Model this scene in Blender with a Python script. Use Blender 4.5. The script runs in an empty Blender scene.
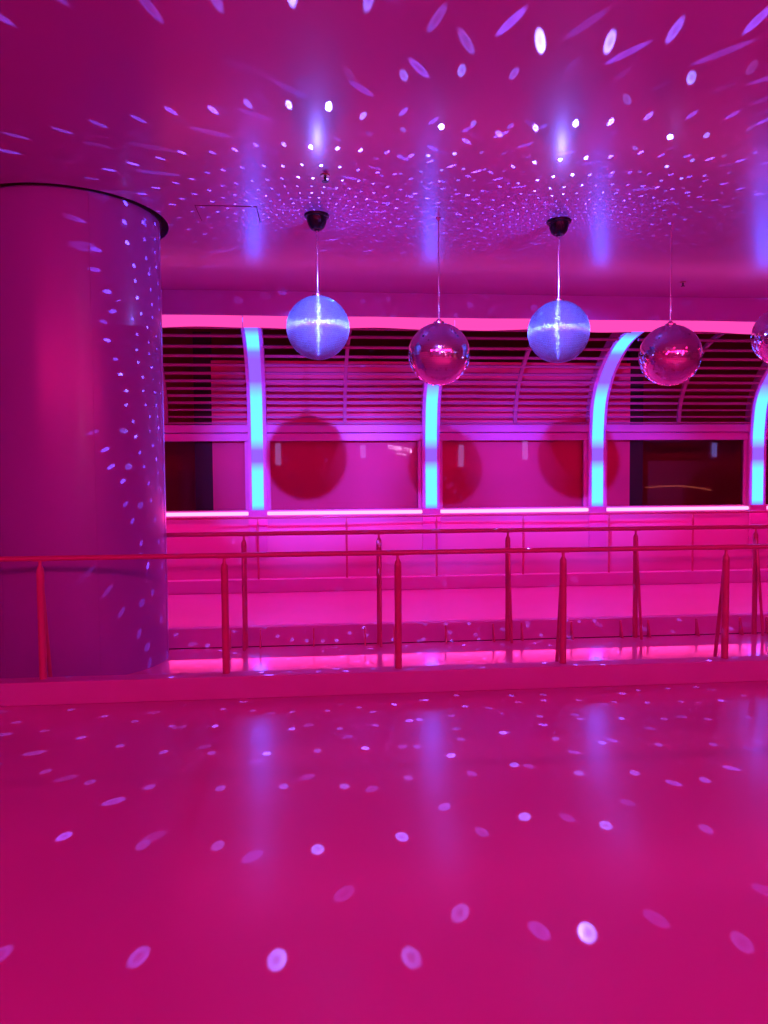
import bpy, bmesh, math, random
from mathutils import Vector, Matrix

random.seed(7)
scene = bpy.context.scene
COL = scene.collection
PI = math.pi

# ------------------------------------------------------------------ camera
# world: X along the window wall (right), Y into the scene, Z up, metres
F_PX, EYE = 740.0, 1.6
yaw, pitch, roll = math.radians(5.1), math.radians(2.7), math.atan(0.00736)
fwd = Vector((math.sin(yaw) * math.cos(pitch), math.cos(yaw) * math.cos(pitch), -math.sin(pitch)))
r0 = Vector((math.cos(yaw), -math.sin(yaw), 0.0))
u0 = r0.cross(fwd)
right = r0 * math.cos(roll) - u0 * math.sin(roll)
up = right.cross(fwd)
cam_data = bpy.data.cameras.new('camera')
cam_data.sensor_fit = 'VERTICAL'
cam_data.sensor_height = 24.0
cam_data.lens = F_PX / 1024.0 * 24.0
cam_data.clip_start = 0.05
cam_data.clip_end = 200
cam = bpy.data.objects.new('camera', cam_data)
COL.objects.link(cam)
rot = Matrix((right, up, -fwd)).transposed().to_4x4()
cam.matrix_world = Matrix.Translation((0, 0, EYE)) @ rot
scene.camera = cam

# ------------------------------------------------------------------ world, exposure
world = bpy.data.worlds.new('night')
scene.world = world
world.use_nodes = True
world.node_tree.nodes['Background'].inputs[0].default_value = (0.06, 0.004, 0.014, 1)
world.node_tree.nodes['Background'].inputs[1].default_value = 0.35
vs = scene.view_settings
vs.view_transform = 'Standard'
vs.look = 'None'
vs.exposure = 0.0
vs.gamma = 1.0
vs.use_curve_mapping = False
scene.cycles.max_bounces = 8
scene.cycles.diffuse_bounces = 4
scene.cycles.glossy_bounces = 4
scene.cycles.transparent_max_bounces = 16
scene.cycles.sample_clamp_indirect = 4.0
scene.cycles.use_denoising = True
scene.cycles.caustics_reflective = False
scene.cycles.caustics_refractive = False

# ------------------------------------------------------------------ sizes
CEIL = 3.82
FASCIA_Y = 9.0
WALL_Y = 11.0
BALL_Y = 6.40
BALL_R = 0.268
PINK = (1.0, 0.008, 0.19)
SPOT = (0.20, 0.11, 1.0)


def aim(o, target):
    o.rotation_euler = (Vector(target) - o.location).to_track_quat('-Z', 'Y').to_euler()


def area(name, loc, target, sx, sy, power, color):
    d = bpy.data.lights.new(name, 'AREA')
    d.shape = 'RECTANGLE'
    d.size, d.size_y = sx, sy
    d.energy = power
    d.color = color
    o = bpy.data.objects.new(name, d)
    COL.objects.link(o)
    o.location = loc
    aim(o, target)
    return o


# added pink fill light for the hall, unseen behind the viewer
area('pink_fill_light', (1.5, -3.2, 3.55), (1.5, 3.5, 0.0), 16.0, 0.5, 540, PINK)
# the pink strips that run along the window wall (their own light, at the strips)
area('sill_strip_light', (2.5, 10.86, 1.06), (2.5, 9.6, 0.1), 17.0, 0.06, 70, (1.0, 0.01, 0.26))
area('vault_strip_light', (2.5, 8.93, 3.46), (2.5, 9.75, 1.0), 17.0, 0.10, 250, (1.0, 0.01, 0.26))

BALLS = [  # x, z of each mirror ball on its line
    (0.018, 2.874), (1.060, 2.658), (2.121, 2.861), (3.141, 2.664), (4.205, 2.845)]
SPOTS = [  # pinspots on the bar overhead: position, aimed ball, power
    ((0.16, 2.62, 3.66), 0, 3500), ((0.26, 2.05, 3.50), 1, 2200), ((0.62, 2.62, 3.66), 2, 2800)]

# ------------------------------------------------------------------ materials
MATS = {}


def new_mat(name):
    m = bpy.data.materials.new(name)
    m.use_nodes = True
    m.node_tree.nodes.clear()
    return m, m.node_tree


def principled(name, color, rough=0.5, metal=0.0, coat=0.0, coat_rough=0.1, spec=0.5,
               noise=0.0, noise_scale=3.0, bump=0.0, bump_scale=40.0, coat_ior=1.5):
    m, nt = new_mat(name)
    out = nt.nodes.new('ShaderNodeOutputMaterial')
    b = nt.nodes.new('ShaderNodeBsdfPrincipled')
    nt.links.new(b.outputs[0], out.inputs[0])
    b.inputs['Base Color'].default_value = (*color, 1)
    b.inputs['Roughness'].default_value = rough
    b.inputs['Metallic'].default_value = metal
    b.inputs['Specular IOR Level'].default_value = spec
    b.inputs['Coat Weight'].default_value = coat
    b.inputs['Coat Roughness'].default_value = coat_rough
    b.inputs['Coat IOR'].default_value = coat_ior
    tc = nt.nodes.new('ShaderNodeTexCoord')
    if noise > 0:
        n = nt.nodes.new('ShaderNodeTexNoise')
        n.inputs['Scale'].default_value = noise_scale
        n.inputs['Detail'].default_value = 5
        nt.links.new(tc.outputs['Object'], n.inputs['Vector'])
        mx = nt.nodes.new('ShaderNodeMix')
        mx.data_type = 'RGBA'
        mx.inputs[6].default_value = (*[c * (1 - noise) for c in color], 1)
        mx.inputs[7].default_value = (*[min(1, c * (1 + noise)) for c in color], 1)
        nt.links.new(n.outputs['Fac'], mx.inputs[0])
        nt.links.new(mx.outputs[2], b.inputs['Base Color'])
    if bump > 0:
        n2 = nt.nodes.new('ShaderNodeTexNoise')
        n2.inputs['Scale'].default_value = bump_scale
        n2.inputs['Detail'].default_value = 3
        nt.links.new(tc.outputs['Object'], n2.inputs['Vector'])
        bp = nt.nodes.new('ShaderNodeBump')
        bp.inputs['Strength'].default_value = bump
        bp.inputs['Distance'].default_value = 0.01
        nt.links.new(n2.outputs['Fac'], bp.inputs['Height'])
        nt.links.new(bp.outputs[0], b.inputs['Normal'])
        nt.links.new(bp.outputs[0], b.inputs['Coat Normal'])
    MATS[name] = m
    return m


def emission(name, color, strength):
    m, nt = new_mat(name)
    out = nt.nodes.new('ShaderNodeOutputMaterial')
    e = nt.nodes.new('ShaderNodeEmission')
    e.inputs[0].default_value = (*color, 1)
    e.inputs[1].default_value = strength
    nt.links.new(e.outputs[0], out.inputs[0])
    MATS[name] = m
    return m


PAINT = (0.66, 0.24, 0.56)
principled('floor_paint', PAINT, rough=0.42, spec=0.5, noise=0.07, noise_scale=1.2, coat=0.8,
           coat_rough=0.20, bump=0.05, bump_scale=9)
principled('lane_paint', PAINT, rough=0.35, noise=0.06, noise_scale=1.5, coat=0.85, coat_rough=0.11, bump=0.02, bump_scale=7)
principled('ceiling_paint', (0.46, 0.18, 0.50), rough=0.42, spec=0.5, noise=0.05, noise_scale=0.8,
           coat=1.0, coat_rough=0.21, bump=0.02, bump_scale=6)
principled('wall_paint', PAINT, rough=0.5, noise=0.05, noise_scale=1.5)
principled('kerb_paint', (0.56, 0.24, 0.58), rough=0.5, noise=0.06, noise_scale=5)
principled('column_paint', (0.31, 0.16, 0.56), rough=0.35, noise=0.04, noise_scale=1.4, coat=0.4, coat_rough=0.22)
principled('rail_paint', (0.50, 0.09, 0.21), rough=0.3, noise=0.06, noise_scale=12, coat=0.4, coat_rough=0.12)
principled('slat_paint', (0.40, 0.08, 0.26), rough=0.45, noise=0.06, noise_scale=8)
principled('frame_paint', (0.62, 0.17, 0.58), rough=0.4, noise=0.05, noise_scale=4)
principled('fascia_blue_spill', (0.50, 0.24, 0.74), rough=0.45, noise=0.05, noise_scale=4)  # stray blue light on the fascia is put into its colour
principled('board', (0.92, 0.05, 0.25), rough=0.6, noise=0.06, noise_scale=2)
principled('outer_dark', (0.24, 0.02, 0.025), rough=0.7, noise=0.2, noise_scale=2)
principled('outer_post', (0.03, 0.008, 0.012), rough=0.7, noise=0.2, noise_scale=4)
principled('black_plastic', (0.004, 0.005, 0.012), rough=0.35, spec=0.3, noise=0.2, noise_scale=20)
principled('dark_joint', (0.05, 0.012, 0.03), rough=0.8, noise=0.2, noise_scale=10)
principled('chain_metal', (0.75, 0.72, 0.78), rough=0.25, metal=1.0, noise=0.05, noise_scale=40)
principled('mirror_still', (0.86, 0.84, 0.90), rough=0.09, metal=1.0, noise=0.04, noise_scale=30)
m, nt = new_mat('mirror_dusty_lit')
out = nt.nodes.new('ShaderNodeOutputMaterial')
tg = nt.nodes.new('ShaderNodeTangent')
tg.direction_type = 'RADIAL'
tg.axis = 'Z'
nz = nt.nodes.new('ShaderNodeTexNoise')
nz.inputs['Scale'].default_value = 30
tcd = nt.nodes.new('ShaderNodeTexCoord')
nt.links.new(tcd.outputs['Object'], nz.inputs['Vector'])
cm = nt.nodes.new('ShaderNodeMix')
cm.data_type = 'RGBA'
cm.inputs[6].default_value = (0.26, 0.76, 0.90, 1)  # cyan glare of the pinspot light is put into the mirror colour
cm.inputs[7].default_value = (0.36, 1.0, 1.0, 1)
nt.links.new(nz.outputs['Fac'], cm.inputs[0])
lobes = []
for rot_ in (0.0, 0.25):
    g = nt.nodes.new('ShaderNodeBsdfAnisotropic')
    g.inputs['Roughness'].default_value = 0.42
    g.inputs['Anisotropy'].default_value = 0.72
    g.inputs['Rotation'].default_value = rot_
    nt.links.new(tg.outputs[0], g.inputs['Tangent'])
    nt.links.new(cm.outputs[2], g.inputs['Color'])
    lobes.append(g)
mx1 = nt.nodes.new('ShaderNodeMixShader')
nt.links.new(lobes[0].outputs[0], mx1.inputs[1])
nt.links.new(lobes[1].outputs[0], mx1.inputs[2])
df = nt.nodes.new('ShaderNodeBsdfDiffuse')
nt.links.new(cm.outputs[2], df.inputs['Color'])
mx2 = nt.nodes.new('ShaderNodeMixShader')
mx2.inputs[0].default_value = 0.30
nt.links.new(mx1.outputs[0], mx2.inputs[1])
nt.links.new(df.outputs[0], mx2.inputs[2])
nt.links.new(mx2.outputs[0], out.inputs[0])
MATS['mirror_dusty_lit'] = m
principled('ball_core', (0.10, 0.09, 0.12), rough=0.5, noise=0.1, noise_scale=20)
principled('brass', (0.45, 0.25, 0.2), rough=0.4, metal=1.0, noise=0.1, noise_scale=20)
emission('sill_neon', (1.0, 0.30, 0.62), 2.2)
emission('vault_neon', (1.0, 0.06, 0.42), 1.25)
emission('rear_fill_strip', (1.0, 0.10, 0.40), 2.0)
emission('rear_blue', (0.30, 0.25, 1.0), 6.0)
emission('sign_light', (1.0, 0.50, 0.95), 26.0)
emission('amber_line', (1.0, 0.18, 0.12), 4.0)
emission('lens', (0.4, 0.5, 1.0), 8.0)

# window glass: clear, with the surface reflection
m, nt = new_mat('glass')
out = nt.nodes.new('ShaderNodeOutputMaterial')
tr = nt.nodes.new('ShaderNodeBsdfTransparent')
tr.inputs[0].default_value = (0.95, 0.9, 0.92, 1)
gl = nt.nodes.new('ShaderNodeBsdfGlossy')
gl.inputs['Roughness'].default_value = 0.0
fr = nt.nodes.new('ShaderNodeFresnel')
fr.inputs[0].default_value = 1.55
mx = nt.nodes.new('ShaderNodeMixShader')
nt.links.new(fr.outputs[0], mx.inputs[0])
nt.links.new(tr.outputs[0], mx.inputs[1])
nt.links.new(gl.outputs[0], mx.inputs[2])
nt.links.new(mx.outputs[0], out.inputs[0])
MATS['glass'] = m

# the light ribs: three lamps behind a diffuser, dimmer between them (along the rib's V)
m, nt = new_mat('rib_diffuser')
out = nt.nodes.new('ShaderNodeOutputMaterial')
em = nt.nodes.new('ShaderNodeEmission')
tc = nt.nodes.new('ShaderNodeTexCoord')
sp = nt.nodes.new('ShaderNodeSeparateXYZ')
nt.links.new(tc.outputs['UV'], sp.inputs[0])
cr = nt.nodes.new('ShaderNodeValToRGB')
els = cr.color_ramp.elements
LAMP, GAP, END = (0.19, 1.0, 11.0, 1), (0.34, 0.12, 1.3, 1), (0.25, 0.22, 2.0, 1)
stops = [(0.0, END), (0.02, LAMP), (0.155, LAMP), (0.195, GAP), (0.24, GAP), (0.285, LAMP),
         (0.45, LAMP), (0.52, GAP), (0.625, GAP), (0.665, END), (0.70, LAMP), (0.77, LAMP), (0.83, END), (1.0, END)]
els[0].position, els[0].color = stops[0]
els[1].position, els[1].color = stops[-1]
for p, c in stops[1:-1]:
    e_ = els.new(p)
    e_.color = c
nt.links.new(sp.outputs[1], cr.inputs[0])
nt.links.new(cr.outputs[0], em.inputs[0])
em.inputs[1].default_value = 1.0
nt.links.new(em.outputs[0], out.inputs[0])
MATS['rib_diffuser'] = m


# ------------------------------------------------------------------ mesh helpers
def bm_box(bm, x0, x1, y0, y1, z0, z1, bevel=0.0):
    ret = bmesh.ops.create_cube(bm, size=1.0)
    vs_ = ret['verts']
    for v in vs_:
        v.co = Vector(((x0 + x1) / 2 + v.co.x * (x1 - x0), (y0 + y1) / 2 + v.co.y * (y1 - y0),
                       (z0 + z1) / 2 + v.co.z * (z1 - z0)))
    if bevel > 0:
        es = list({e for v in vs_ for e in v.link_edges})
        bmesh.ops.bevel(bm, geom=es, offset=bevel, segments=2, affect='EDGES', profile=0.5)
    return bm


def bm_tube(bm, pts, radii, seg=12, cap=True):
    pts = [Vector(p) for p in pts]
    if not hasattr(radii, '__len__'):
        radii = [radii] * len(pts)
    rings = []
    prev_n = None
    for i, p in enumerate(pts):
        t = (pts[min(i + 1, len(pts) - 1)] - pts[max(i - 1, 0)]).normalized()
        ref = Vector((0, 0, 1)) if abs(t.z) < 0.9 else Vector((0, 1, 0))
        n = t.cross(ref).normalized() if prev_n is None else (prev_n - t * prev_n.dot(t)).normalized()
        prev_n = n
        b = t.cross(n)
        rings.append([bm.verts.new(p + (n * math.cos(a) + b * math.sin(a)) * radii[i])
                      for a in [2 * PI * k / seg for k in range(seg)]])
    for a, b in zip(rings, rings[1:]):
        for k in range(seg):
            bm.faces.new((a[k], a[(k + 1) % seg], b[(k + 1) % seg], b[k]))
    if cap:
        bm.faces.new(rings[0][::-1])
        bm.faces.new(rings[-1])
    return bm


def bm_lathe(bm, prof, seg=32, cx=0.0, cy=0.0):
    """profile [(r, z)...] turned about the vertical through (cx, cy)"""
    rings = []
    for r, z in prof:
        if r < 1e-6:
            rings.append([bm.verts.new((cx, cy, z))])
        else:
            rings.append([bm.verts.new((cx + r * math.cos(2 * PI * k / seg), cy + r * math.sin(2 * PI * k / seg), z))
                          for k in range(seg)])
    for a, b in zip(rings, rings[1:]):
        for k in range(seg):
            k2 = (k + 1) % seg
            if len(a) == 1 and len(b) > 1:
                bm.faces.new((a[0], b[k2], b[k]))
            elif len(b) == 1 and len(a) > 1:
                bm.faces.new((a[k], a[k2], b[0]))
            elif len(a) > 1:
                bm.faces.new((a[k], a[k2], b[k2], b[k]))
    return bm


def finish(name, bm, mat, smooth=False):
    bmesh.ops.recalc_face_normals(bm, faces=bm.faces[:])
    me = bpy.data.meshes.new(name)
    bm.to_mesh(me)
    bm.free()
    me.materials.append(MATS[mat])
    if smooth:
        for p in me.polygons:
            p.use_smooth = True
        if hasattr(me, 'set_sharp_from_angle'):
            me.set_sharp_from_angle(angle=math.radians(35))
    return me


def link(name, me, parent=None, loc=None):
    o = bpy.data.objects.new(name, me)
    COL.objects.link(o)
    if loc is not None:
        o.location = loc
    if parent is not None:
        o.parent = parent
    return o


def obj(name, bm, mat, parent=None, smooth=False, loc=None):
    return link(name, finish(name, bm, mat, smooth), parent, loc)


def box(name, x0, x1, y0, y1, z0, z1, mat, parent=None, bevel=0.0):
    """box with its own origin at its centre; parent is expected at the world origin or handled by the caller"""
    cx, cy, cz = (x0 + x1) / 2, (y0 + y1) / 2, (z0 + z1) / 2
    bm = bm_box(bmesh.new(), x0 - cx, x1 - cx, y0 - cy, y1 - cy, z0 - cz, z1 - cz, bevel)
    o = obj(name, bm, mat, None)
    base = parent_offset(parent)
    o.location = Vector((cx, cy, cz)) - base
    if parent is not None:
        o.parent = parent
    return o


def parent_offset(p):
    v = Vector((0, 0, 0))
    while p is not None:
        v += p.location
        p = p.parent
    return v


def tag(o, label, cat, group=None):
    o['label'] = label
    o['category'] = cat
    if group:
        o['group'] = group
    return o


def thing(name, label, cat, loc=(0, 0, 0), group=None):
    o = bpy.data.objects.new(name, None)
    o.empty_display_size = 0.1
    COL.objects.link(o)
    o.location = loc
    return tag(o, label, cat, group)


def struct(o):
    o['kind'] = 'structure'
    return o


# ------------------------------------------------------------------ room shell
X0, X1, YB = -9.0, 16.0, -4.0
OUT_Y = 12.6
struct(box('floor', X0, X1, YB, OUT_Y, -0.2, 0.0, 'floor_paint'))

struct(box('floor_lane', X0, X1, 5.525, 7.02, 0.0, 0.004, 'lane_paint'))
COLX, COLY, COLR = -2.09, 6.67, 0.74
HOLE_R = COLR + 0.075
# ceiling slab with the round opening the column passes through
bm = bmesh.new()
outer = [bm.verts.new(p) for p in ((X0, YB, CEIL), (X1, YB, CEIL), (X1, FASCIA_Y + 0.12, CEIL), (X0, FASCIA_Y + 0.12, CEIL))]
edges = [bm.edges.new((outer[k], outer[(k + 1) % 4])) for k in range(4)]
NS = 96
hole = [bm.verts.new((COLX + HOLE_R * math.cos(2 * PI * k / NS), COLY + HOLE_R * math.sin(2 * PI * k / NS), CEIL)) for k in range(NS)]
edges += [bm.edges.new((hole[k], hole[(k + 1) % NS])) for k in range(NS)]
bmesh.ops.triangle_fill(bm, edges=edges, use_beauty=True)
ext = bmesh.ops.extrude_face_region(bm, geom=bm.faces[:])
for v in ext['geom']:
    if isinstance(v, bmesh.types.BMVert):
        v.co.z += 0.18
ceiling = struct(obj('ceiling', bm, 'ceiling_paint'))
# dark void above the column opening
box('ceiling_void', COLX - 1.0, COLX + 1.0, COLY - 1.0, COLY + 1.0, CEIL + 0.185, CEIL + 0.22, 'outer_post', ceiling)

struct(box('wall_left', X0 - 0.2, X0, YB, OUT_Y, 0.0, CEIL, 'wall_paint'))
struct(box('wall_right', X1, X1 + 0.2, YB, OUT_Y, 0.0, CEIL, 'wall_paint'))
struct(box('wall_back', X0, X1, YB - 0.2, YB, 0.0, CEIL, 'wall_paint'))
# low parapet under the windows
struct(box('wall_front', X0, X1, WALL_Y - 0.06, WALL_Y + 0.12, 0.0, 1.03, 'wall_paint'))
# fascia where the ceiling meets the glazed vault
struct(box('trim_1', X0, X1, FASCIA_Y, FASCIA_Y + 0.12, 3.53, CEIL, 'fascia_blue_spill'))
# sill rail and the head beam over the windows (two stepped members)
struct(box('trim_2', X0, X1, WALL_Y - 0.02, WALL_Y + 0.12, 1.03, 1.13, 'frame_paint', bevel=0.008))
beam = struct(box('trim_3', X0, X1, WALL_Y - 0.05, WALL_Y + 0.12, 2.262, 2.375, 'frame_paint', bevel=0.008))
struct(box('trim_4', X0, X1, WALL_Y - 0.01, WALL_Y + 0.12, 2.14, 2.255, 'frame_paint', bevel=0.008))
# dark outside of the windows
struct(box('wall_outer', X0, X1, OUT_Y, OUT_Y + 0.1, 0.0, 5.0, 'outer_dark'))

# ------------------------------------------------------------------ the big round column
col = thing('round_column', 'broad round pink column rising into the ceiling behind the near railing', 'column', (COLX, COLY, 0))
bm = bm_lathe(bmesh.new(), [(COLR, 0.0), (COLR, 1.9), (COLR, CEIL + 0.18)], 128)
obj('shaft', bm, 'column_paint', col, smooth=True)
bm = bm_lathe(bmesh.new(), [(COLR + 0.001, CEIL + 0.01), (COLR + 0.012, CEIL + 0.01), (COLR + 0.012, CEIL + 0.17), (COLR + 0.001, CEIL + 0.17)], 128)
o = obj('gap_shade_ring', bm, 'outer_post', col, smooth=True)  # dark ring added where the column goes unlit above the ceiling
o['label'] = 'black ring for the shade in the ceiling opening'
for a in (-62, -122, 0, 90, 180):
    r = COLR + 0.0005
    bm = bm_box(bmesh.new(), -0.002, 0.002, -0.002, 0.003, 0.0, CEIL - 0.002)
    s = obj('panel_seam', bm, 'column_paint', col)
    s.location = (r * math.cos(math.radians(a)), r * math.sin(math.radians(a)), 0)
    s.rotation_euler = (0, 0, math.radians(a + 90))

# ------------------------------------------------------------------ kerbs and railings
KX0, KX1 = -6.0, 10.0


def kerb(label, y0, y1, h, x0=KX0, x1=KX1):
    t = thing('kerb', label, 'kerb', ((x0 + x1) / 2, (y0 + y1) / 2, 0))
    box('kerb_body', x0, x1, y0, y1, 0.0, h, 'kerb_paint', t, bevel=0.006)
    return t


k1 = kerb('plain low pink kerb carrying the railing in front of the round column', 5.375, 5.525, 0.165)
kerb2_x0 = COLX + math.sqrt(COLR ** 2 - (7.06 - COLY) ** 2) + 0.02
k2 = thing('kerb', 'pink kerb with a sloping face and gussets, running from the round column', 'kerb', ((kerb2_x0 + KX1) / 2, 7.16, 0))
bm = bmesh.new()
hw = (KX1 - kerb2_x0) / 2
sec = [(-0.14, 0.0), (-0.14, 0.012), (0.028, 0.155), (0.14, 0.155), (0.14, 0.0)]
ends = [[bm.verts.new((sx * hw, y, z)) for y, z in sec] for sx in (-1, 1)]
bm.faces.new(ends[0])
bm.faces.new(ends[1][::-1])
for k in range(5):
    bm.faces.new((ends[0][k], ends[1][k], ends[1][(k + 1) % 5], ends[0][(k + 1) % 5]))
obj('kerb_body', bm, 'kerb_paint', k2)
k3 = kerb('low kerb carrying the thin railing along the windows', 10.395, 10.56, 0.178)


def post_mesh(h, r, name):
    bm = bmesh.new()
    bm_lathe(bm, [(0.0, 0.0), (r * 1.0, 0.0), (r, h - 0.09), (r * 0.92, h - 0.06), (r * 0.42, h - 0.035), (r * 0.42, h), (0.0, h)], 14)
    return finish(name, bm, 'rail_paint', True)


def railing(label, y, z_base, z_top, r_rail, r_post, xs, x0, x1, brace_dy, foot_z=None):
    foot_z = z_base if foot_z is None else foot_z
    t = thing('railing', label, 'railing', ((x0 + x1) / 2, y, z_base))
    cx = (x0 + x1) / 2
    bm = bm_tube(bmesh.new(), [(x0 - cx, 0, z_top - z_base - r_rail), (0, 0, z_top - z_base - r_rail), (x1 - cx, 0, z_top - z_base - r_rail)], r_rail, 14)
    obj('handrail', bm, 'rail_paint', t, smooth=True)
    h = z_top - z_base - 2 * r_rail + 0.004
    pm = post_mesh(h, r_post, 'post')
    sm = finish('saddle', bm_box(bmesh.new(), -0.045, 0.045, -0.012, 0.012, -0.006, 0.004, 0.002), 'rail_paint')
    bz = foot_z - z_base + 0.012
    brm = finish('brace', bm_tube(bmesh.new(), [(0, brace_dy, bz), (0, brace_dy * 0.12, h - 0.12), (0, 0, h - 0.05)], [r_post * 0.55] * 3, 10), 'rail_paint', True) if brace_dy else None
    for x in xs:
        p = link('post', pm, t, (x - cx, 0, 0))
        link('saddle', sm, p, (0, 0, h))
        if brm:
            link('brace', brm, p, (0, 0, 0))
    return t


railing('pink tube railing on posts with rear braces, crossing in front of the round column', 5.48, 0.165, 1.055, 0.019, 0.027,
        [-3.28, -1.989, -0.688, 0.59, 1.859, 3.161, 4.45], KX0, KX1, 0.16, foot_z=0.0)
r2x0 = COLX + math.sqrt(COLR ** 2 - (6.99 - COLY) ** 2) + 0.01
rl2 = railing('pink tube railing whose posts stand before the gusseted kerb, ending at the round column', 6.99, 0.0, 1.10, 0.021, 0.025,
        [-0.694, 0.573, 1.822, 3.101, 4.337, 5.60], r2x0, KX1, -0.15)
railing('thin pink railing on slender posts along the parapet under the windows', 10.46, 0.178, 1.06, 0.016, 0.015,
        [-3.39, -2.12, -0.841, 0.401, 1.686, 2.954, 4.236, 5.514, 6.80, 8.08], KX0, KX1, 0.0)

# triangular gussets on the second kerb, beside the posts
bm = bmesh.new()
pts = [(0, 0, 0), (0, -0.075, 0), (0, -0.018, 0.165), (0, 0, 0.165)]
a = [bm.verts.new((-0.006, p[1], p[2])) for p in pts]
b = [bm.verts.new((0.006, p[1], p[2])) for p in pts]
bm.faces.new(a)
bm.faces.new(b[::-1])
for k in range(4):
    bm.faces.new((a[k], b[k], b[(k + 1) % 4], a[(k + 1) % 4]))
gm = finish('gusset', bm, 'rail_paint')
for px in [-0.694, 0.573, 1.822, 3.101, 4.337, 5.60]:
    for dx in (-0.14, 0.14, 0.64):
        link('gusset', gm, rl2, (px + dx - rl2.location.x, 7.018 - rl2.location.y, 0.005))
box('base_gap', kerb2_x0, KX1, 7.012, 7.02, 0.0, 0.010, 'dark_joint', k2)

# ------------------------------------------------------------------ vault profile (Y, Z) from sill to crown
PROF = [(10.92, 1.13), (10.92, 1.6), (10.92, 2.14), (10.90, 2.40), (10.86, 2.66), (10.76, 2.88), (10.59, 3.09), (10.37, 3.27),
        (10.11, 3.415), (9.80, 3.495), (9.50, 3.52), (9.12, 3.525)]
SKEW = 0.035        # the ribs run a little askew of the wall in plan


def catmull(P, n=6):
    out_ = []
    for i in range(len(P) - 1):
        p0, p1, p2, p3 = P[max(i - 1, 0)], P[i], P[i + 1], P[min(i + 2, len(P) - 1)]
        for k in range(n):
            t = k / n
            out_.append(tuple(0.5 * ((2 * p1[j]) + (-p0[j] + p2[j]) * t + (2 * p0[j] - 5 * p1[j] + 4 * p2[j] - p3[j]) * t * t
                                     + (-p0[j] + 3 * p1[j] - 3 * p2[j] + p3[j]) * t ** 3) for j in (0, 1)))
    out_.append(P[-1])
    return out_


CURVE = catmull(PROF, 4)


def normals2d(C):
    res = []
    for i in range(len(C)):
        a_, b_ = C[max(i - 1, 0)], C[min(i + 1, len(C) - 1)]
        ty, tz = b_[0] - a_[0], b_[1] - a_[1]
        L = math.hypot(ty, tz)
        res.append((-tz / L, ty / L))      # towards the hall (-Y, then down)
    return res


def band(C, off0, off1, w, uv=False):
    """a bar of width w (X) that follows curve C, between two offsets along its inward normal"""
    N = normals2d(C)
    bm = bmesh.new()
    uvl = bm.loops.layers.uv.new('UVMap') if uv else None
    rows = []
    arc = [0.0]
    for i in range(1, len(C)):
        arc.append(arc[-1] + math.hypot(C[i][0] - C[i - 1][0], C[i][1] - C[i - 1][1]))
    for (y, z), (ny, nz) in zip(C, N):
        ny, nz = (ny, nz) if (ny < 0 or nz < 0) else (-ny, -nz)
        rows.append([bm.verts.new((sx * w / 2 + SKEW * (11.0 - y), y + ny * o_, z + nz * o_)) for sx, o_ in ((-1, off0), (1, off0), (1, off1), (-1, off1))])
    for i, (a_, b_) in enumerate(zip(rows, rows[1:])):
        for k in range(4):
            f = bm.faces.new((a_[k], a_[(k + 1) % 4], b_[(k + 1) % 4], b_[k]))
            if uv:
                for l in f.loops:
                    v_ = arc[i] if l.vert in a_ else arc[i + 1]
                    l[uvl].uv = (0.5, v_ / arc[-1])
    bm.faces.new(rows[0][::-1])
    bm.faces.new(rows[-1])
    return bm


RIBS = [-3.45, -0.875, 1.684, 4.237, 6.80, 9.37]
rib_words = ['hidden behind the round column', 'next to the round column', 'behind the second mirror ball from the round column',
             'behind the fourth mirror ball from the round column', 'behind the fifth mirror ball from the round column',
             'at the far end of the vault']
body_me = finish('rib_body', band(CURVE, -0.185, -0.025, 0.27), 'frame_paint', True)
light_me = finish('diffuser', band(CURVE, -0.024, 0.0, 0.165, uv=True), 'rib_diffuser', True)
foot_me = finish('rib_foot', bm_box(bmesh.new(), -0.135, 0.135, -0.045, -0.001, 0.45, 1.13, 0.006), 'frame_paint')
for x, w in zip(RIBS, rib_words):
    t = thing('light_rib', 'curved cyan-lit vault rib ' + w, 'light rib', (x, 0, 0), 'glowing ribs of the window vault')
    link('rib_body', body_me, t)
    link('diffuser', light_me, t)
    link('rib_foot', foot_me, t, (0, WALL_Y - 0.06, 0))

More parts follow.
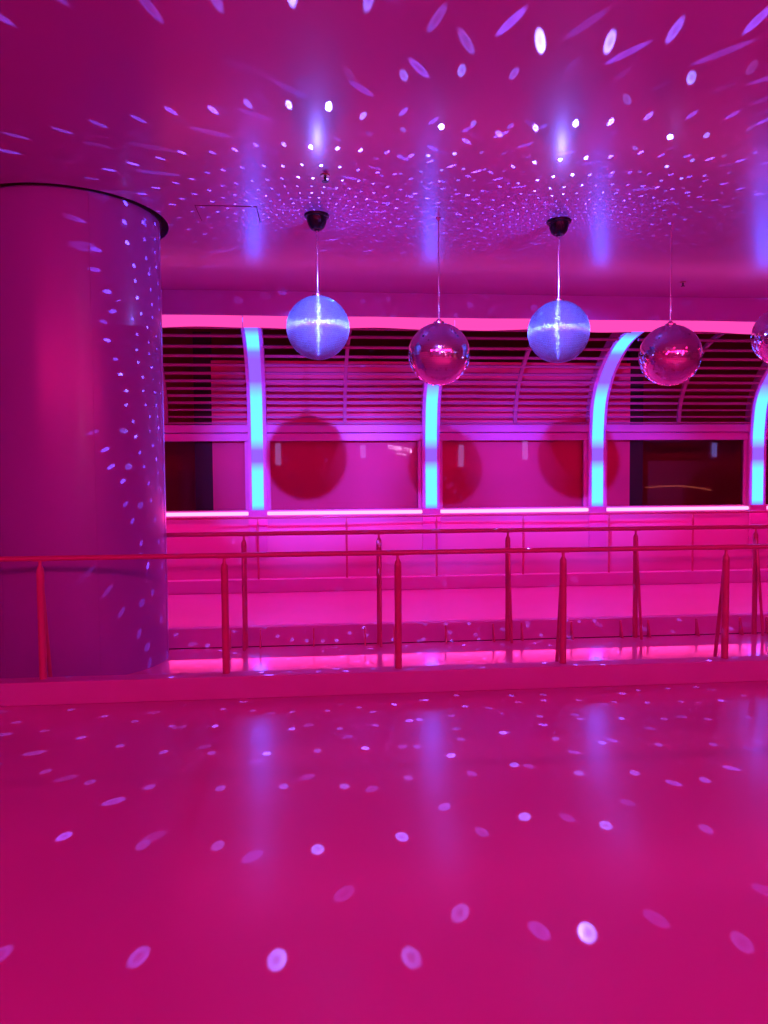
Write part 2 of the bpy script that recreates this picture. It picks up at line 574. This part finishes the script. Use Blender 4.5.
# ------------------------------------------------------------------ louvres, windows and neon strips, bay by bay
SLATS = [(9.55, 3.50), (9.918, 3.462), (10.224, 3.378), (10.429, 3.283), (10.557, 3.177), (10.668, 3.079), (10.75, 2.983), (10.828, 2.884),
         (10.876, 2.788), (10.925, 2.691), (10.946, 2.59), (10.964, 2.489), (10.98, 2.40)]
bay_words = ['left of the rib hidden by the round column', 'beside the round column', 'behind the mirror ball nearest the column',
             'behind the third mirror ball from column', 'behind the fourth mirror ball from the column', 'behind the fifth mirror ball from the column',]
bays = [(RIBS[i] + 0.135, RIBS[i + 1] - 0.135) for i in range(5)]
UPPER = [c for c in CURVE if c[1] >= 2.375 or c[0] < 10.9]
bar_me = finish('curved_bar', band(UPPER, -0.08, -0.03, 0.05), 'slat_paint', True)
TAN = normals2d(SLATS)
for bi, (xa, xb) in enumerate(bays):
    w = bay_words[bi + 1]
    xm = (xa + xb) / 2
    L = xb - xa
    lv = thing('louvre', 'curved louvre of dark pink slats ' + w, 'louvre', (xm, 0, 0), 'louvres of the window vault')
    sl_me = finish('slat', bm_box(bmesh.new(), -L / 2, L / 2, -0.018, 0.018, -0.011, 0.011), 'slat_paint')
    for (y, z), (ny, nz) in zip(SLATS, TAN):
        s = link('slat', sl_me, lv, (SKEW * (11.0 - y), y, z))
        s.rotation_euler = (math.atan2(-nz, -ny) * 0.5 if z > 2.6 else 0.0, 0, 0)
    link('curved_bar', bar_me, lv)

    win = bpy.data.objects.new('window_%d' % (bi + 1), None)
    COL.objects.link(win)
    win.location = (xm, WALL_Y + 0.03, 1.13)
    win['kind'] = 'structure'
    jw = 0.05
    box('window_frame', xa, xa + jw, WALL_Y + 0.005, WALL_Y + 0.075, 1.13, 2.14, 'frame_paint', win)
    box('window_frame', xb - jw, xb, WALL_Y + 0.005, WALL_Y + 0.075, 1.13, 2.14, 'frame_paint', win)
    bm = bmesh.new()
    vv = [bm.verts.new(p) for p in ((-L / 2 + jw, 0, 0), (L / 2 - jw, 0, 0), (L / 2 - jw, 0, 1.01), (-L / 2 + jw, 0, 1.01))]
    bm.faces.new(vv)
    obj('pane', bm, 'glass', win)

    n = box('neon_strip', xa, xb, WALL_Y - 0.075, WALL_Y - 0.02, 1.055, 1.105, 'sill_neon', bevel=0.015)
    tag(n, 'bright pink neon strip on the window sill, ' + w, 'neon strip', 'neon strips along the window sill')
    # slightly sagging strip under the fascia
    bm = bmesh.new()
    K = 24
    rows = []
    for k in range(K + 1):
        x = xa - 0.135 + (L + 0.27) * k / K - xm
        if k == 0: x += 0.012
        sag = 0.018 * math.sin(k / K * 9.0 + bi * 2.1) * math.sin(PI * k / K)
        z0_, z1_ = 3.395 + sag, 3.528 + sag * 0.35
        rows.append([bm.verts.new((x, y, z)) for y, z in ((-0.02, z0_), (0.02, z0_), (0.02, z1_), (-0.02, z1_))])
    for a_, b_ in zip(rows, rows[1:]):
        for k in range(4):
            bm.faces.new((a_[k], a_[(k + 1) % 4], b_[(k + 1) % 4], b_[k]))
    bm.faces.new(rows[0][::-1])
    bm.faces.new(rows[-1])
    n = obj('neon_strip', bm, 'vault_neon', loc=(xm, FASCIA_Y + 0.02, 0))
    tag(n, 'wide pink neon strip under the fascia, ' + w, 'neon strip', 'neon strips under the fascia')

# board standing close behind the glass, dark posts at its ends
bd = thing('backing_board', 'large red board behind the window glass catching the ball shadows', 'board', (1.64, 11.17, 0))
box('panel', -1.542, 4.831, 11.13, 11.17, 0.9, 3.33, 'board', bd)
box('edge_post', -1.80, -1.545, 11.15, 11.27, 0.0, 3.75, 'outer_post', bd)
box('edge_post', 4.834, 5.05, 11.15, 11.27, 0.0, 3.75, 'outer_post', bd)


# ------------------------------------------------------------------ mirror balls
def tile_mesh(name, mat, rows_n, jitter, seed):
    rnd = random.Random(seed)
    verts, faces = [], []
    R = BALL_R
    for i in range(rows_n):
        lat = ((i + 0.5) / rows_n - 0.5) * PI
        n = max(6, round(2 * rows_n * math.cos(lat)))
        half = PI * R / rows_n / 2 * 0.93
        for k in range(n):
            lon = (k + 0.5) / n * 2 * PI
            c = Vector((math.cos(lat) * math.cos(lon), math.cos(lat) * math.sin(lon), math.sin(lat)))
            e = Vector((-math.sin(lon), math.cos(lon), 0))
            nn = (c + e * rnd.gauss(0, jitter) + c.cross(e) * rnd.gauss(0, jitter)).normalized()
            e = (e - nn * e.dot(nn)).normalized()
            u = nn.cross(e)
            hw = PI * R * math.cos(lat) / n * 0.93
            b0 = len(verts)
            for sx, sy in ((-1, -1), (1, -1), (1, 1), (-1, 1)):
                verts.append(c * R + e * hw * sx + u * half * sy)
            faces.append((b0, b0 + 1, b0 + 2, b0 + 3))
    me = bpy.data.meshes.new(name)
    me.from_pydata([tuple(v) for v in verts], [], faces)
    me.materials.append(MATS[mat])
    return me


tiles_still = tile_mesh('mirror_tiles', 'mirror_still', 56, 0.03, 3)
tiles_dusty_lit = tile_mesh('mirror_tiles', 'mirror_dusty_lit', 56, 0.03, 5)
core_me = finish('core', bm_lathe(bmesh.new(), [(0.0 if k in (0, 32) else (BALL_R - 0.004) * math.sin(PI * k / 32), -(BALL_R - 0.004) * math.cos(PI * k / 32)) for k in range(33)], 48), 'ball_core', True)
collar_me = finish('hanger_cap', bm_lathe(bmesh.new(), [(0.0, -0.004), (0.048, -0.004), (0.048, 0.010), (0.028, 0.016), (0.014, 0.034), (0.0, 0.034)], 20), 'chain_metal', True)
motor_me = finish('motor', bm_lathe(bmesh.new(), [(0.0, -0.135), (0.020, -0.135), (0.026, -0.126), (0.046, -0.122), (0.068, -0.098), (0.082, -0.060), (0.086, -0.026), (0.104, -0.020), (0.106, -0.006), (0.106, 0.0), (0.0, 0.0)], 32), 'black_plastic', True)
hook_me = finish('ceiling_hook', bm_lathe(bmesh.new(), [(0.0, -0.022), (0.008, -0.022), (0.012, -0.008), (0.024, -0.004), (0.024, 0.0), (0.0, 0.0)], 16), 'ceiling_paint', True)

ball_labels = [
    'brightly lit bluish mirror ball under a black motor, first from the round column',
    'clear dim mirror ball on a plain chain, second from the round column',
    'mirror ball lit blue on top under a black motor, third from the round column',
    'clear dim mirror ball on a plain chain, fourth from the round column',
    'mirror ball at the end of the row, fifth from the round column']
for i, (bx, bz) in enumerate(BALLS):
    motor = i in (0, 2, 4)
    t = thing('mirror_ball', ball_labels[i], 'mirror ball', (bx, BALL_Y, bz - BALL_R), 'row of mirror balls hanging from the ceiling')
    link('core', core_me, t, (0, 0, BALL_R))
    ti = link('mirror_tiles', tiles_dusty_lit if i in (0, 2) else tiles_still, t, (0, 0, BALL_R))
    ti['kind'] = 'stuff'
    ti.rotation_euler = (0, 0, 0.37 * i + 0.1)
    link('hanger_cap', collar_me, t, (0, 0, 2 * BALL_R))
    top = CEIL - (bz - BALL_R)
    if motor:
        link('motor', motor_me, t, (0, 0, top))['label'] = 'black ball motor on the ceiling'
    else:
        link('ceiling_hook', hook_me, t, (0, 0, top))
    z0_, z1_ = 2 * BALL_R + 0.03, top - (0.12 if motor else 0.015)
    nb = int((z1_ - z0_) / 0.022)
    prof = [(0.0, z0_)]
    for k in range(nb):
        zz = z0_ + (z1_ - z0_) * (k + 0.5) / nb
        prof += [(0.003, zz - 0.009), (0.0075, zz - 0.004), (0.0075, zz + 0.004), (0.003, zz + 0.009)]
    prof.append((0.0, z1_))
    obj('chain', bm_lathe(bmesh.new(), prof, 8), 'chain_metal', t, smooth=True)


# lamps added by the balls stand in for the pinspot beams their tiles would reflect.  The lamp's
# emission follows the law of reflection off a ball of tiles (rows of latitude, columns of longitude).
def ball_rays(name, loc, ball_c, src, power, rows_n, dot, seed, haze, spin, fall=3.2, spread=0.75, few=3.0, base=0.35, side=1.0):
    ld = bpy.data.lights.new(name, 'POINT')
    ld.energy = power
    ld.shadow_soft_size = 0.004
    ld.color = (1, 1, 1)
    ld.use_nodes = True
    nt = ld.node_tree
    N, K = nt.nodes, nt.links
    N.clear()
    outn = N.new('ShaderNodeOutputLight')
    emn = N.new('ShaderNodeEmission')
    K.new(emn.outputs[0], outn.inputs[0])
    Lv = (Vector(src) - Vector(ball_c)).normalized()

    def M(op, a, b=None, c=None):
        n = N.new('ShaderNodeMath')
        n.operation = op
        for k, v in enumerate((a, b, c)):
            if v is None:
                continue
            if isinstance(v, (int, float)):
                n.inputs[k].default_value = v
            else:
                K.new(v, n.inputs[k])
        return n.outputs[0]

    def V(op, a, b=None, outi=0):
        n = N.new('ShaderNodeVectorMath')
        n.operation = op
        for k, v in enumerate((a, b)):
            if v is None:
                continue
            if isinstance(v, (tuple, Vector)):
                n.inputs[k].default_value = v
            else:
                K.new(v, n.inputs[k])
        return n.outputs[outi]

    tcn = N.new('ShaderNodeTexCoord')
    dvec = V('NORMALIZE', tcn.outputs['Normal'])
    h = V('NORMALIZE', V('ADD', dvec, Lv))
    sx = N.new('ShaderNodeSeparateXYZ')
    K.new(h, sx.inputs[0])
    lat = M('ARCSINE', sx.outputs[2])
    row = M('FLOOR', M('MULTIPLY', M('ADD', M('DIVIDE', lat, PI), 0.5), rows_n))
    latc0 = M('MULTIPLY', M('SUBTRACT', M('DIVIDE', M('ADD', row, 0.5), rows_n), 0.5), PI)
    ncol = M('ROUND', M('MULTIPLY', M('COSINE', latc0), 2 * rows_n))
    lon = M('ADD', M('ARCTAN2', sx.outputs[1], sx.outputs[0]), spin)
    colf = M('MULTIPLY', M('ADD', M('DIVIDE', lon, 2 * PI), 2.5), ncol)
    coln = M('FLOOR', colf)
    cmb = N.new('ShaderNodeCombineXYZ')
    K.new(row, cmb.inputs[0])
    K.new(coln, cmb.inputs[1])
    cmb.inputs[2].default_value = seed
    wn = N.new('ShaderNodeTexWhiteNoise')
    wn.noise_dimensions = '3D'
    K.new(cmb.outputs[0], wn.inputs['Vector'])
    wc = N.new('ShaderNodeSeparateColor')
    K.new(wn.outputs['Color'], wc.inputs[0])
    j1 = M('MULTIPLY', M('SUBTRACT', wc.outputs[0], 0.5), 0.16)
    j2 = M('MULTIPLY', M('SUBTRACT', wc.outputs[1], 0.5), 0.16)
    latc = M('ADD', latc0, M('MULTIPLY', j1, PI / rows_n))
    lonc = M('SUBTRACT', M('MULTIPLY', M('SUBTRACT', M('DIVIDE', M('ADD', M('ADD', coln, 0.5), j2), ncol), 2.5), 2 * PI), spin)
    cl = M('COSINE', latc)
    nv = N.new('ShaderNodeCombineXYZ')
    K.new(M('MULTIPLY', cl, M('COSINE', lonc)), nv.inputs[0])
    K.new(M('MULTIPLY', cl, M('SINE', lonc)), nv.inputs[1])
    K.new(M('SINE', latc), nv.inputs[2])
    ndl = V('DOT_PRODUCT', nv.outputs[0], tuple(Lv), outi=1)
    sc_ = N.new('ShaderNodeVectorMath')
    sc_.operation = 'SCALE'
    K.new(nv.outputs[0], sc_.inputs[0])
    K.new(M('MULTIPLY', ndl, 2.0), sc_.inputs['Scale'])
    refl = V('SUBTRACT', sc_.outputs[0], tuple(Lv))
    dist = V('LENGTH', V('SUBTRACT', dvec, refl), outi=1)
    q = M('DIVIDE', dist, dot)
    mr = N.new('ShaderNodeMapRange')
    mr.interpolation_type = 'SMOOTHSTEP'
    mr.inputs[1].default_value = 0.75
    mr.inputs[2].default_value = 1.15
    mr.inputs[3].default_value = 1.0
    mr.inputs[4].default_value = 0.0
    K.new(q, mr.inputs[0])
    # the ring lamp of the pinspot shows as a paler middle
    ring = M('MULTIPLY_ADD', M('MINIMUM', M('POWER', M('MULTIPLY', q, 1.5), 2.0), 1.0), 0.55, 0.45)
    bright = M('MULTIPLY_ADD', M('POWER', wc.outputs[2], few), 1.0, base)
    disc = M('MULTIPLY', M('MULTIPLY', M('MULTIPLY', mr.outputs[0], ring), bright), M('POWER', M('MAXIMUM', ndl, 0.0), fall))
    # tiles that throw their spot a short way up or down spread it over at least their own size
    sd = N.new('ShaderNodeSeparateXYZ')
    K.new(dvec, sd.inputs[0])
    near = M('MULTIPLY_ADD', M('POWER', M('ABSOLUTE', sd.outputs[2]), 1.3), -spread, 1.0)
    # only the tiles of the upper (lower) half send light up (down)
    half = M('GREATER_THAN', M('MULTIPLY', sd.outputs[2], side), -0.22)
    tot = M('MULTIPLY', M('ADD', M('MULTIPLY', disc, near), haze), half)
    K.new(tot, emn.inputs[1])
    emn.inputs[0].default_value = (0.15, 0.16, 1.0, 1)
    o = bpy.data.objects.new(name, ld)
    COL.objects.link(o)
    o.location = loc
    return o


for i, pw in ((0, 3600), (2, 3600), (1, 600), (3, 600)):
    bx, bz = BALLS[i]
    src = SPOTS[min(i, 2)][0]
    c = (bx, BALL_Y, bz)
    ball_rays('ball_rays_up', (bx + 0.012, BALL_Y - 0.035, bz + BALL_R + 0.05), c, src, pw, 52, 0.0092, 3.0 + i, 0.0025 if i in (0, 2) else 0.0008, 0.37 * i)
    if i in (0, 2):
        ball_rays('ball_rays_down', (bx, BALL_Y - 0.03, bz - BALL_R - 0.03), c, src, pw * 0.9, 60, 0.0068, 13.0 + i, 0.0, 0.37 * i + 0.024 * (i == 2), fall=1.6, spread=0.0, few=7.0, base=0.22, side=-1.0)

# ------------------------------------------------------------------ pinspots on the ceiling ahead of the viewer (above the frame)
lamp_words = ['aimed at the first mirror ball from the column', 'aimed at the second mirror ball from the column', 'aimed at the third mirror ball from the column']
for (loc, bi, power), w in zip(SPOTS, lamp_words):
    bx, bz = BALLS[bi]
    tgt = Vector((bx, BALL_Y, bz))
    t = thing('pinspot', 'small black ceiling pinspot ' + w, 'spotlight', (loc[0], loc[1] - 0.10, CEIL), 'pinspots on the ceiling')
    dirv = (tgt - Vector(loc)).normalized()
    p0 = Vector((0, 0.10, loc[2] - CEIL))
    bm = bm_tube(bmesh.new(), [p0 - dirv * 0.17, p0 - dirv * 0.13, p0 - dirv * 0.05, p0 - dirv * 0.02], [0.03, 0.05, 0.055, 0.055], 20)
    obj('housing', bm, 'black_plastic', t, smooth=True)
    bm = bm_tube(bmesh.new(), [p0 - dirv * 0.019, p0 - dirv * 0.012], [0.048, 0.048], 20)
    obj('lens', bm, 'lens', t)
    bm = bm_tube(bmesh.new(), [(0, 0, 0), (0, 0.02, (loc[2] - CEIL) * 0.5), p0 - dirv * 0.10], 0.012, 8)
    obj('bracket', bm, 'black_plastic', t)
    ld = bpy.data.lights.new('pinspot_beam', 'SPOT')
    ld.energy = power
    ld.color = SPOT
    ld.spot_size = math.radians(23.5)
    ld.spot_blend = 0.75
    ld.shadow_soft_size = 0.035
    o = bpy.data.objects.new('pinspot_beam', ld)
    COL.objects.link(o)
    o.location = loc
    aim(o, tgt)

# ------------------------------------------------------------------ ceiling details
hx, hy = -0.72, 6.42
t = thing('access_hatch', 'flush square access hatch in the pink ceiling', 'hatch', (hx, hy, CEIL - 0.004))
box('panel', hx - 0.245, hx + 0.245, hy - 0.18, hy + 0.18, CEIL - 0.005, CEIL - 0.0005, 'ceiling_paint', t)
for x0_, x1_, y0_, y1_ in ((-0.25, 0.25, -0.186, -0.181), (-0.25, 0.25, 0.181, 0.186), (-0.251, -0.246, -0.18, 0.18), (0.246, 0.251, -0.18, 0.18)):
    box('joint', hx + x0_, hx + x1_, hy + y0_, hy + y1_, CEIL - 0.003, CEIL - 0.0005, 'dark_joint', t)
for (x, y), w in (((0.08, 5.562), 'in front of the first mirror ball'), ((4.219, 8.298), 'near the fascia beside the fourth mirror ball')):
    t = thing('sprinkler', 'small dark sprinkler head on the ceiling ' + w, 'sprinkler', (x, y, CEIL), 'sprinkler heads')
    obj('escutcheon', bm_lathe(bmesh.new(), [(0.0, -0.008), (0.03, -0.008), (0.036, 0.0), (0.0, 0.0)], 20), 'brass', t, smooth=True)
    obj('nozzle', bm_lathe(bmesh.new(), [(0.0, -0.05), (0.024, -0.05), (0.024, -0.046), (0.008, -0.044), (0.010, -0.01), (0.0, -0.01)], 16), 'black_plastic', t, smooth=True)

# ------------------------------------------------------------------ the far side of the hall, seen only as reflections in the glass
for x, z0_, z1_, w in ((-1.36, 2.05, 2.80, 'left of the lit sign'), (1.60, 2.28, 2.72, 'just left of the lit sign'), (5.09, 1.95, 2.72, 'right of the lit sign'),
                       (7.41, 2.18, 2.88, 'second to the right of the lit sign'), (14.5, 2.25, 2.76, 'by the right wall')):
    n = box('wall_light', x - 0.09, x + 0.09, YB + 0.01, YB + 0.06, z0_, z1_, 'rear_blue', bevel=0.01)
    tag(n, 'upright blue light bar on the rear wall ' + w, 'light bar', 'blue light bars on the rear wall')
n = box('neon_strip', X0 + 0.2, X1 - 0.2, YB + 0.02, YB + 0.07, 3.40, 3.48, 'rear_fill_strip', bevel=0.01)  # unseen strip added to go with the pink fill light
tag(n, 'long added pink fill strip high on the rear wall', 'neon strip')


def text_obj(name, body, size, mat, loc, parent):
    cu = bpy.data.curves.new(name, 'FONT')
    cu.body = body
    cu.size = size
    cu.align_x = 'CENTER'
    cu.extrude = 0.01
    tmp = bpy.data.objects.new(name, cu)
    COL.objects.link(tmp)
    me = bpy.data.meshes.new_from_object(tmp)
    bpy.data.objects.remove(tmp)
    me.materials.clear()
    me.materials.append(MATS[mat])
    o = bpy.data.objects.new(name, me)
    COL.objects.link(o)
    # seen in the glass it reads left to right along +X
    o.rotation_euler = (PI / 2, math.radians(10), 0)
    o.location = loc
    o.parent = parent
    return o


sg = thing('lit_sign', 'glowing pink lettered sign on the rear wall, reflected in the window', 'sign', (2.90, YB + 0.05, 2.36))
text_obj('lettering', 'CMBI 118', 0.21, 'sign_light', (0, 0, 0.17), sg)
text_obj('lettering', 'mmn mn', 0.10, 'sign_light', (0.05, 0, 0.02), sg)
bm = bm_tube(bmesh.new(), [(11.9 + 2.5 * k / 16, YB + 0.05, 1.14 + 0.08 * math.sin(PI * (k / 16) ** 1.0) - 0.10 * (k / 16) ** 2) for k in range(17)], 0.025, 8)
n = obj('light_line', bm, 'amber_line', smooth=True)
tag(n, 'thin curved red light line on the rear wall', 'light line')
